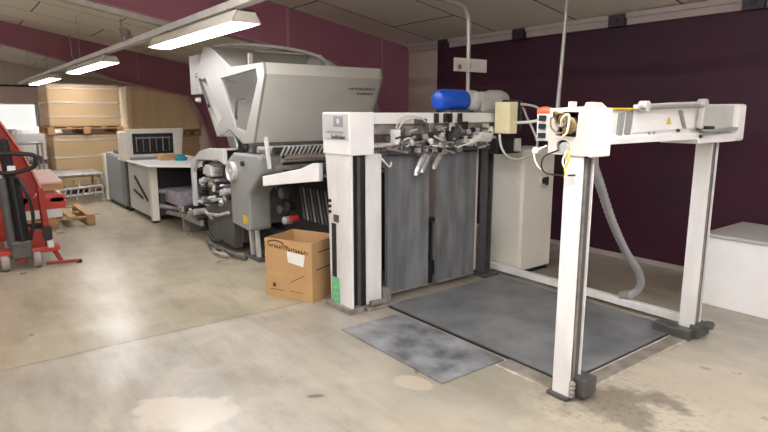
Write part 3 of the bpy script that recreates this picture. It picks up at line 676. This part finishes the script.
Q('outfeed_frame', MB().box(-7.7, -6.9, 2.42, 2.46, .2, .27).box(-7.7, -6.9, 3.28, 3.32, .2, .27).box(-7.68, -7.6, 2.44, 3.3, .0, .2), 'gmetal', .004)
for k in range(9):
    x = -7.08+.11*k
    Q('roller_end', MB().turn((x, 2.5, .74-.012*k+(.04 if k % 2 else 0)), 'y', [(0, .035), (.02, .04), (.1, .04), (.12, .02)], 12), ('steel', 'lgrey', 'black')[k % 3], smooth=True)
for k in range(7):
    x = -7.05+.13*k
    Q('roller_end', MB().turn((x, 2.5, .9+.01*k), 'y', [(0, .02), (.02, .028), (.1, .028)], 10), ('black', 'steel', 'gmetal')[k % 3], smooth=True)
Q('base_frame', MB().prism([(-6.9, .08), (-6.1, .06), (-6.1, .6), (-6.5, .64), (-7.0, .5)], 'y', 2.52, 2.62), 'dgrey', .008)
for k, pts in enumerate(([(-6.75, 2.45, .14), (-6.6, 2.4, .17), (-6.45, 2.42, .1), (-6.3, 2.45, .12)], [(-6.7, 2.42, .05), (-6.45, 2.36, .08), (-6.25, 2.4, .03)], [(-6.4, 2.4, .03), (-6.15, 2.3, .04), (-5.9, 2.36, .03)], [(-6.2, 2.45, .03), (-5.95, 2.42, .04), (-5.7, 2.48, .03)])):
    Q('floor_cable', MB().tube(spline(pts), .02, 8), ('black', 'dgrey', 'galv', 'dgrey')[k], smooth=True)

# ---------------------------------------------------------------- delivery unit (behind the folder, along the row)
T = thing('delivery_unit', 'grey delivery unit with a white table top and a black framed display rack', 'machine', (-9.2, 2.8, 0))
def U(name, mb, m, bevel=0, **k): return mb.build(name, M[m], k.pop('parent', T), bevel=bevel, **k)
U('side_panel', MB().prism([(-9.9, .06), (-8.62, .06), (-8.62, .8), (-9.9, .8)], 'y', 2.33, 2.36), 'lgrey', .005)
U('panel_slot', MB().beam((-9.5, 2.325, .6), (-8.85, 2.325, .3), .012, .05).beam((-9.6, 2.325, .38), (-9.1, 2.325, .3), .012, .04), 'black')
U('corner_post', MB().box(-8.64, -8.54, 2.3, 2.4, .03, .84), 'pale', .006)
U('corner_post', MB().box(-9.97, -9.9, 2.31, 2.4, .03, .84), 'dgrey', .006)
for x, y in ((-8.59, 2.35), (-9.93, 2.35), (-8.59, 3.25), (-9.93, 3.25)): U('foot', MB().turn((x, y, 0), 'z', [(0, .05), (.02, .05), (.03, .02)], 10), 'black')
U('table_top', MB().prism([(-9.95, 2.2), (-8.3, 2.2), (-7.85, 2.75), (-7.85, 3.3), (-9.95, 3.3)], 'z', .84, .87), 'white', .008)
U('inner_frame', MB().box(-9.85, -8.6, 2.4, 3.2, .5, .84), 'vdark')
for z, y in ((.46, 2.55), (.34, 2.7), (.46, 2.95), (.24, 2.5), (.3, 3.05)): U('feed_roller', MB().cyl((-8.7, y-.14, z), (-8.5, y+.16, z-.05), .04, 10), ('steel' if z > .4 else 'violet'), smooth=True)
U('delivery_belt', MB().prism([(2.5, .3), (3.3, .42), (3.3, .5), (2.5, .5)], 'x', -8.6, -7.9), 'violet', .01)
U('lower_chassis', MB().box(-9.7, -8.65, 2.45, 3.2, .08, .46), 'dgrey', .01)
for k in range(6): U('pressing_roller', MB().cyl((-8.3-.0*k, 2.45+.16*k, .18+.05*(k % 3)), (-7.75, 2.5+.16*k, .2+.05*(k % 2)), .035, 8), ('gmetal', 'steel', 'black')[k % 3], smooth=True)
U('belt_leg', MB().box(-8.0, -7.92, 2.55, 2.62, 0, .4), 'gmetal')
U('belt_leg', MB().box(-8.0, -7.92, 3.2, 3.27, 0, .42), 'gmetal')
# display rack
RX = -9.4
dk = U('display_rack', MB().holed([(2.2, .87), (3.05, .87), (3.1, 1.34), (2.23, 1.34)], [[(2.31, .95), (2.93, .95), (2.93, 1.27), (2.31, 1.27)]], 'x', RX-.06, RX), 'pale', .006)
U('rack_back', MB().box(RX-.09, RX-.06, 2.25, 3.0, .9, 1.32), 'black', parent=dk)
U('rack_frame', MB().holed([(2.31, .95), (2.93, .95), (2.93, 1.27), (2.31, 1.27)], [[(2.355, .99), (2.9, .99), (2.9, 1.22), (2.355, 1.22)]], 'x', RX-.05, RX-.01), 'black', parent=dk)
for k in range(6): U('rack_divider', MB().box(RX-.05, RX-.02, 2.37+.1*k, 2.378+.1*k, .99, 1.22), 'steel' if k % 2 == 0 else 'mgrey', parent=dk)
U('rack_rail', MB().box(RX-.05, RX-.02, 2.36, 2.9, 1.19, 1.21), 'galv', parent=dk)
U('rack_base', MB().box(RX-.15, RX+.12, 2.25, 3.0, .87, .91), 'mgrey', .006, parent=dk)
U('rack_side', MB().box(RX-.3, RX-.06, 2.16, 2.24, .87, 1.3), 'pale', .008, parent=dk)
b = thing('kraft_carton', 'small brown carton lying on the white delivery table under the display rack', 'carton', (-9.1, 2.75, .87))
MB().box(-9.2, -9.0, 2.6, 2.86, .87, .96).build('carton_body', M['carton'], b, bevel=.004)
MB().box(-9.2, -9.0, 2.71, 2.75, .96, .961).build('tape_strip', M['tape'], b)
solo(MB().turn((-8.85, 2.86, .87), 'z', [(0, .09), (.05, .09), (.055, .07), (.09, .05), (.1, .0)], 16), 'tape_dispenser', M['teal'], 'teal plastic item on the white delivery table', 'dispenser')
# grey control cabinet
K = thing('control_cabinet', 'low grey metal cabinet beside the delivery unit, near the wrapped loads', 'cabinet', (-10.5, 2.6, 0))
MB().box(-11.2, -10.0, 2.28, 3.0, .06, .9).build('body', M['cabgrey'], K, bevel=.012)
MB().box(-11.15, -10.05, 2.3, 2.98, 0, .06).build('plinth', M['black'], K)
MB().box(-11.1, -10.08, 2.268, 2.28, .1, .87).build('door', M['cabgrey'], K, bevel=.005)
MB().box(-11.34, -11.2, 2.25, 2.9, .03, .86).build('pale_side', M['pale'], K, bevel=.008)
MB().box(-10.7, -10.3, 2.3, 2.6, .9, .96).build('cable_box', M['dgrey'], K, bevel=.01)

# ---------------------------------------------------------------- pallets and wrapped loads
def pallet(name, x0, x1, y0, y1, z, label, cat='pallet', group=None):
    t = thing(name, label, cat, ((x0+x1)/2, (y0+y1)/2, z), group=group)
    n = 5
    for k in range(n):
        y = y0+(y1-y0-.1)*k/(n-1); MB().box(x0, x1, y, y+.1, z+.12, z+.142).build('deck_board', M['wood'], t, bevel=.002)
    for x in (x0+.05, (x0+x1)/2, x1-.05):
        MB().box(x-.05, x+.05, y0, y1, z+.1, z+.12).build('cross_board', M['wood'], t)
        for y in (y0+.05, (y0+y1)/2, y1-.05): MB().box(x-.05, x+.05, y-.06 if y > y0+.06 else y-.05, y+.06 if y < y1-.06 else y+.05, z+.022, z+.1).build('block', M['wood'], t)
    for y in (y0, (y0+y1)/2-.05, y1-.1): MB().box(x0, x1, y, y+.1, z, z+.022).build('skid_board', M['wood'], t)
    return t
def load(x0, x1, y0, y1, z0, z1, label, m='load', rnd=.03, bands=3, tilt=0):
    t = thing('wrapped_load', label, 'carton load', ((x0+x1)/2, (y0+y1)/2, z0))
    MB().box(x0, x1, y0, y1, z0, z1).build('carton_block', M[m], t, bevel=rnd)
    f = MB().box(x0-.02, x1+.02, y0-.02, y1+.02, z0+.001, z1+.015).build('stretch_film', M['film'], t, bevel=rnd)
    for k in range(bands):
        z = z0+(z1-z0)*(k+.75)/bands
        MB().box(x0-.025, x1+.025, y0-.025, y1+.025, z-.04, z+.02).build('film_band', M['filmband'], f, bevel=rnd)
    return t
pallet('wooden_pallet', -13.7, -12.5, 1.65, 2.85, 0, 'wooden pallet on the floor under the lower wrapped carton load')
load(-13.65, -12.55, 1.66, 2.8, .142, 1.16, 'lower film wrapped carton load carrying the upper pallet', bands=3)
pallet('wooden_pallet', -13.75, -12.45, 1.58, 2.9, 1.176, 'wooden pallet between the two stacked film wrapped carton loads')
load(-13.7, -12.5, 1.62, 2.88, 1.318, 2.12, 'upper film wrapped carton load on top of the stacked pallets', bands=3)
pallet('wooden_pallet', -15.8, -14.65, 3.5, 5.3, 0, 'wooden pallet on the floor under the brown load behind the delivery unit')
load(-15.75, -14.7, 3.52, 5.25, .142, .98, 'lower brown carton load behind the delivery unit', 'load', .02, 1)
pallet('wooden_pallet', -15.8, -14.65, 3.5, 5.3, .996, 'wooden pallet under the smooth brown kraft bale behind the delivery unit')
kb = thing('kraft_bale', 'big smooth brown kraft board bale stacked behind the delivery unit', 'bale', (-15.2, 4.4, 1.14))
MB().box(-15.8, -14.6, 3.5, 5.35, 1.14, 2.22).build('board_stack', M['kraft'], kb, bevel=.12)
MB().box(-14.68, -14.56, 3.42, 3.54, 1.3, 2.15).build('loose_film', M['filmband'], kb, bevel=.03)

# steel roller stack below the loads
S_ = thing('roller_conveyor', 'low steel roller conveyor of grey bars before the wrapped pallet loads', 'conveyor', (-11.6, 1.9, 0))
for y in (1.4, 2.16): MB().box(-12.2, -11.2, y, y+.05, .42, .52).build('side_rail', M['galv'], S_, bevel=.004)
for k in range(9):
    x = -12.12+.11*k; MB().cyl((x, 1.44, .5), (x, 2.16, .5), .032, 10).build('roller', M['gmetal'], S_, smooth=True)
for x in (-12.1, -11.28):
    for y in (1.41, 2.17): MB().box(x-.025, x+.025, y, y+.04, 0, .42).build('leg', M['galv'], S_)
for k in range(7):
    MB().cyl((-11.2+.02*(k % 2), 1.45+.1*k, .08+.04*(k % 3)), (-11.25, 1.56+.09*k, .42-.05*(k % 2)), .018, 8).build('brace', M['galv' if k % 2 else 'gmetal'], S_, smooth=True)
for z in (.14, .26): MB().cyl((-11.22, 1.42, z), (-11.22, 2.18, z+.04), .02, 8).build('tie_bar', M['steel'], S_, smooth=True)

# pallet of white sheets behind the red stacker, and a low pallet
pallet('wooden_pallet', -10.2, -9.0, .55, 1.62, 0, 'low empty looking wooden pallet on the floor behind the red stacker')
W = thing('sheet_stack', 'white and pinkish sheet stack in a wooden crate on the pallet behind the red stacker', 'paper stack', (-9.6, .95, .142))
MB().box(-10.1, -9.05, .6, 1.22, .142, .5).build('sheets', M['paper'], W, bevel=.006)
C_ = thing('paper_crate', 'flat wooden crate topped with pinkish paper on the raised forks of the stacker', 'crate', (-8.1, 1.0, 0))
MB().box(-8.6, -7.75, .74, 1.08, .681, .76).box(-7.76, -7.74, .74, 1.08, .683, .77).build('crate_side', M['wood'], C_, bevel=.004)
MB().prism([(-8.62, .76), (-7.72, .76), (-7.72, .79), (-8.62, .86)], 'y', .72, 1.07).build('paper_top', M['ppaper'], C_, bevel=.004)
# film rubbish bale under the window
fb_ = thing('film_bale', 'pale bundle of crumpled wrapping film beneath the bright window', 'bundle', (-16, 1.9, 0))
MB().box(-16.5, -15.6, 1.3, 2.3, 0, 1.25).build('bundle', M['paper'], fb_, bevel=.15)
MB().box(-16.4, -15.58, 1.4, 2.2, .4, .5).build('strap', M['dgrey'], fb_, bevel=.02)
sf = thing('storage_rack', 'grey metal rack of small parts behind the red stacker', 'rack', (-13.2, 1.3, 0))
for x in (-13.6, -12.9):
    for y in (1.0, 1.5): MB().box(x-.02, x+.02, y-.02, y+.02, 0, 1.0).build('upright', M['galv'], sf)
for z in (.3, .65, .98): MB().box(-13.62, -12.88, .98, 1.52, z, z+.03).build('shelf', M['mgrey'], sf)
for k in range(4): MB().turn((-12.95, 1.08+.12*k, .72), 'x', [(0, .05), (.1, .05)], 12).build('coil', M['dgrey' if k % 2 else 'galv'], sf)

# ---------------------------------------------------------------- red hand stacker
J = thing('hand_stacker', 'red hydraulic hand stacker with black tiller column and grey wheels', 'stacker', (-6.9, .5, 0))
def V(name, mb, m, bevel=0, **k): return mb.build(name, M[m], k.pop('parent', J), bevel=bevel, **k)
V('gusset_plate', MB().prism([(-.2, .25), (.52, .25), (.52, .42), (.62, .6), (.77, .79), (.64, 1.17), (.46, 1.52), (.1, 1.72), (-.2, 1.72)], 'x', -7.2, -7.12), 'red', .015)
V('gusset_edge', MB().beam((-7.12, .1, 1.73), (-7.12, .46, 1.53), .14, .02).beam((-7.12, .46, 1.53), (-7.12, .64, 1.18), .14, .02).beam((-7.12, .64, 1.18), (-7.12, .77, .8), .14, .02), 'rededge', .004)
tl = V('tiller_column', MB().beam((-6.82, .53, .22), (-6.86, .5, .95), .1, .12).beam((-6.86, .5, .9), (-6.88, .46, 1.34), .075, .09), 'black', .015)
V('hydraulic_cylinder', MB().cyl((-6.84, .44, .25), (-6.84, .41, .95), .045, 14), 'dgrey', smooth=True)
V('piston_rod', MB().cyl((-6.84, .41, .95), (-6.84, .38, 1.35), .022, 12), 'steel', smooth=True)
V('type_plate', MB().box(-6.805, -6.798, .47, .54, .98, 1.07), 'paper', parent=tl)
V('handle_loop', MB().tube(spline([(-6.85, .2, 1.19), (-6.72, .4, 1.2), (-6.7, .68, 1.18), (-6.7, .71, 1.12), (-6.72, .68, 1.05), (-6.78, .5, 1.0), (-6.84, .3, 1.02)], 6), .022, 8), 'black', smooth=True)
V('fork_carriage', MB().box(-7.25, -7.12, .4, 1.0, .55, .7), 'red', .01)
V('front_skirt', MB().prism([(.57, .22), (.72, .22), (.72, .36), (.6, .42), (.57, .42)], 'x', -6.9, -6.86), 'red', .01)
V('hydraulic_hose', MB().tube(spline([(-6.8, .55, .95), (-6.74, .62, .75), (-6.76, .64, .5), (-6.8, .6, .3)]), .018, 8), 'black', smooth=True)
V('cross_bar', MB().box(-6.95, -6.78, .0, .86, .15, .21), 'red', .012)
V('pump_base', MB().box(-6.95, -6.75, .42, .6, .12, .3), 'dgrey', .015)
V('skirt', MB().prism([(-.1, .2), (.3, .2), (.26, .33), (.1, .42), (-.1, .42)], 'x', -6.9, -6.86), 'red', .01)
V('upright', MB().beam((-6.85, .76, .2), (-6.9, .74, .82), .06, .05), 'redd', .01)
V('upright_clamp', MB().box(-6.86, -6.78, .72, .8, .28, .42), 'black', .01)
V('foot_valve', MB().box(-6.8, -6.74, .74, .8, .2, .27), 'lgrey', .01)
for y in (.36, .64):
    w_ = V('wheel', MB().turn((-6.82, y-.04, .09), 'y', [(0, .07), (.008, .088), (.07, .088), (.08, .07)], 20), 'rubber', smooth=True)
    V('hub', MB().turn((-6.82, y-.045, .09), 'y', [(0, .035), (.09, .035)], 12), 'red', parent=w_)
V('wheel_fork', MB().box(-6.86, -6.78, .46, .54, .08, .16), 'red', .008)
V('stabiliser_leg', MB().beam((-6.85, .8, .17), (-6.8, .86, .03), .04, .035).beam((-6.8, .72, .03), (-6.75, 1.02, .025), .04, .03), 'redd', .006)
V('stabiliser_pad', MB().turn((-6.755, 1.02, 0), 'z', [(0, .03), (.035, .025)], 10), 'black')
V('stabiliser_leg', MB().beam((-6.85, .05, .16), (-6.8, -.05, .02), .04, .035), 'redd', .006)
for y in (.5, .92): V('fork', MB().box(-8.7, -7.12, y-.07, y+.07, .62, .68), 'red', .008)
V('fork_wheel', MB().turn((-7.9, .33, .06), 'y', [(0, .06), (.1, .06)], 14).turn((-7.9, .58, .06), 'y', [(0, .06), (.1, .06)], 14), 'rubber')
for y in (.36, .62): V('base_leg', MB().box(-7.95, -6.9, y-.04, y+.04, .08, .15), 'redd', .008)

# ---------------------------------------------------------------- open carton
cang = math.atan2(.21, .46)
B = thing('cardboard_box', 'open brown cardboard box with a torn white label beside the control column', 'box', (-4.5, 2.13, 0), rotz=cang, local=True)
w_, d_, h_, t_ = .5, .42, .52, .008
def N(name, mb, m, bevel=0, **k): return mb.build(name, M[m], k.pop('parent', B), bevel=bevel, **k)
fw = N('front_panel', MB().box(0, w_, 0, t_, 0, h_), 'carton', .002)
N('back_panel', MB().box(0, w_, d_-t_, d_, 0, h_), 'carton', .002)
N('side_panel', MB().box(0, t_, t_, d_-t_, 0, h_), 'carton', .002)
sw = N('side_panel', MB().box(w_-t_, w_, t_, d_-t_, 0, h_), 'carton', .002)
N('bottom_panel', MB().box(t_, w_-t_, t_, d_-t_, 0, t_), 'cartonin')
N('corner_board', MB().box(w_-.05, w_-t_, t_, .05, .01, h_-.005).box(w_-t_-.01, w_-t_, .05, d_-.02, .01, h_-.01), 'cartonin')
N('paper_label', MB().prism([(.25, .33), (.41, .305), (.43, .41), (.24, .425)], 'y', -.002, 0), 'paper', parent=fw)
pr = MB()
random.seed(3)
x = .035
while x < .45:
    ww = random.uniform(.012, .024); hh = random.uniform(.024, .034); z0 = .455-.045*(x/.45)
    pr.box(x, x+ww*.45, -.0015, 0, z0, z0+hh); pr.box(x, x+ww, -.0015, 0, z0+random.choice((0, hh-.006)), z0+hh*.5+random.choice((0, .004)))
    x += ww+.007
N('printed_line', pr, 'print', parent=fw)
ac = [(.12+.085*math.cos(R(a)), .478+.03*math.sin(R(a))) for a in range(10, 171, 16)]
am = MB()
for a, c in zip(ac, ac[1:]): am.beam((a[0], -.0008, a[1]), (c[0], -.0008, c[1]), .0015, .013)
am.beam((.19, -.0008, .485), (.26, -.0008, .46), .0015, .008)
N('printed_arc', am, 'print', parent=fw)
N('printed_mark', MB().prism([(.08, .09), (.11, .09), (.115, .12), (.095, .13), (.075, .12)], 'y', -.0015, 0).box(.05, .2, -.0015, 0, .065, .07).box(.26, .4, -.0015, 0, .07, .074).beam((.27, -.0008, .15), (.42, -.0008, .23), .0015, .006), 'print', parent=fw)
N('packing_tape', MB().box(.005, .3, -.0015, 0, .2, .235), 'tape', parent=fw)
N('side_slot', MB().box(w_, w_+.0015, .06, .3, .27, .28).box(w_, w_+.0015, .1, .3, .42, .43), 'print', parent=sw)

# ---------------------------------------------------------------- white box by the wall
X = thing('storage_box', 'white boxy chest with a grey top on the floor by the purple wall', 'chest', (-1.5, 5.35, 0))
MB().box(-2.06, -.9, 4.97, 5.72, .0, .58).build('body', M['whitebox'], X, bevel=.006)
MB().box(-2.08, -.88, 4.95, 5.74, .58, .61).build('lid', M['boxtop'], X, bevel=.006)

# ---------------------------------------------------------------- conduits
c1 = thing('ceiling_conduit', 'grey conduit dropping from the ceiling to the blue motor with a small sign plate', 'pipe', (-3.85, 3.93, 1.8))
pp = [(-3.85, 3.0, 2.66), (-3.85, 3.5, 2.58), (-3.85, 3.75, 2.55), (-3.85, 3.87, 2.52), (-3.85, 3.92, 2.44), (-3.85, 3.93, 2.3), (-3.85, 3.94, 1.79)]
MB().tube(spline(pp, 6), .02, 10).build('conduit_tube', M['galv'], c1, smooth=True)
sg = MB().box(-3.835, -3.825, 3.73, 4.16, 1.965, 2.085).build('sign_plate', M['lgrey'], c1, bevel=.004)
MB().turn((-3.825, 3.8, 2.005), 'x', [(0, .025), (.002, .025)], 14).build('sign_mark', mat('sign_red', '#8c5a5c', .6), sg)
MB().box(-3.825, -3.822, 3.93, 3.942, 1.99, 2.05).build('sign_stroke', M['mgrey'], sg)
MB().cyl((-3.85, 3.1, 2.64), (-3.85, 3.1, cz(3.1)), .01, 6).build('hanger', M['galv'], c1)
c2 = thing('drop_conduit', 'thin grey conduit dropping straight from the ceiling before the purple wall', 'pipe', (-3.1, 4.35, 1.62))
MB().tube([(-3.145, 4.35, 1.64), (-3.165, 4.43, 2.55), (-3.172, 4.46, cz(4.46)-.01)], [.02, .014, .013], 10).build('conduit_tube', M['galv'], c2, smooth=True)
MB().turn((-3.172, 4.46, cz(4.46)-.035), 'z', [(0, .03), (.025, .04)], 12).build('ceiling_socket', M['galv'], c2)
MB().tube(spline([(-3.145, 4.35, 1.65), (-3.17, 4.33, 1.58), (-3.3, 4.25, 1.52), (-3.48, 4.12, 1.5)]), .014, 8).build('feed_tail', M['cable'], F, smooth=True)
c3 = thing('cable_tray', 'pale cable tray running along the maroon rafter near the hood', 'cable tray', (-6.9, 1.5, 2.8))
MB().beam((NX+.12, -.5, 3.02), (NX+.12, 2.25, 2.56), .12, .06).build('tray', M['galv'], c3, bevel=.006)
for y in (0, 1.3): MB().box(NX+.1, NX+.14, y-.02, y+.02, 2.9-.16*y, 3.2-.16*y).build('bracket', M['dgrey'], c3)
c4 = thing('hanging_wire', 'thin hooked wire hanging on the distant maroon rafter', 'wire', (-13.9, 2.3, 2.9))
MB().tube([(-14.0, 2.35, 3.22), (-14.0, 2.36, 2.75), (-14.0, 2.4, 2.7), (-14.0, 2.52, 2.7)], .012, 6).build('wire', M['galv'], c4)
# ---------------------------------------------------------------- camera and view
cam = bpy.data.cameras.new('camera'); co = bpy.data.objects.new('camera', cam); COL.objects.link(co)
cam.sensor_width = 36; cam.lens = 570/768*36; cam.clip_start = .05
co.location = (0, 0, 1.6)
pit, yaw = R(10.34), R(37.463)
F_ = Vector((-math.cos(yaw)*math.cos(pit), math.sin(yaw)*math.cos(pit), -math.sin(pit)))
co.rotation_euler = F_.to_track_quat('-Z', 'Y').to_euler()
SC.camera = co
wd = bpy.data.worlds.new('world'); SC.world = wd; wd.use_nodes = True
wd.node_tree.nodes['Background'].inputs['Color'].default_value = (.8, .85, .9, 1)
wd.node_tree.nodes['Background'].inputs['Strength'].default_value = .3
SC.cycles.max_bounces = 8; SC.cycles.use_denoising = True
vs = SC.view_settings
vs.view_transform = 'Standard'; vs.look = 'None'; vs.gamma = 1; vs.use_curve_mapping = False; vs.exposure = 0.7
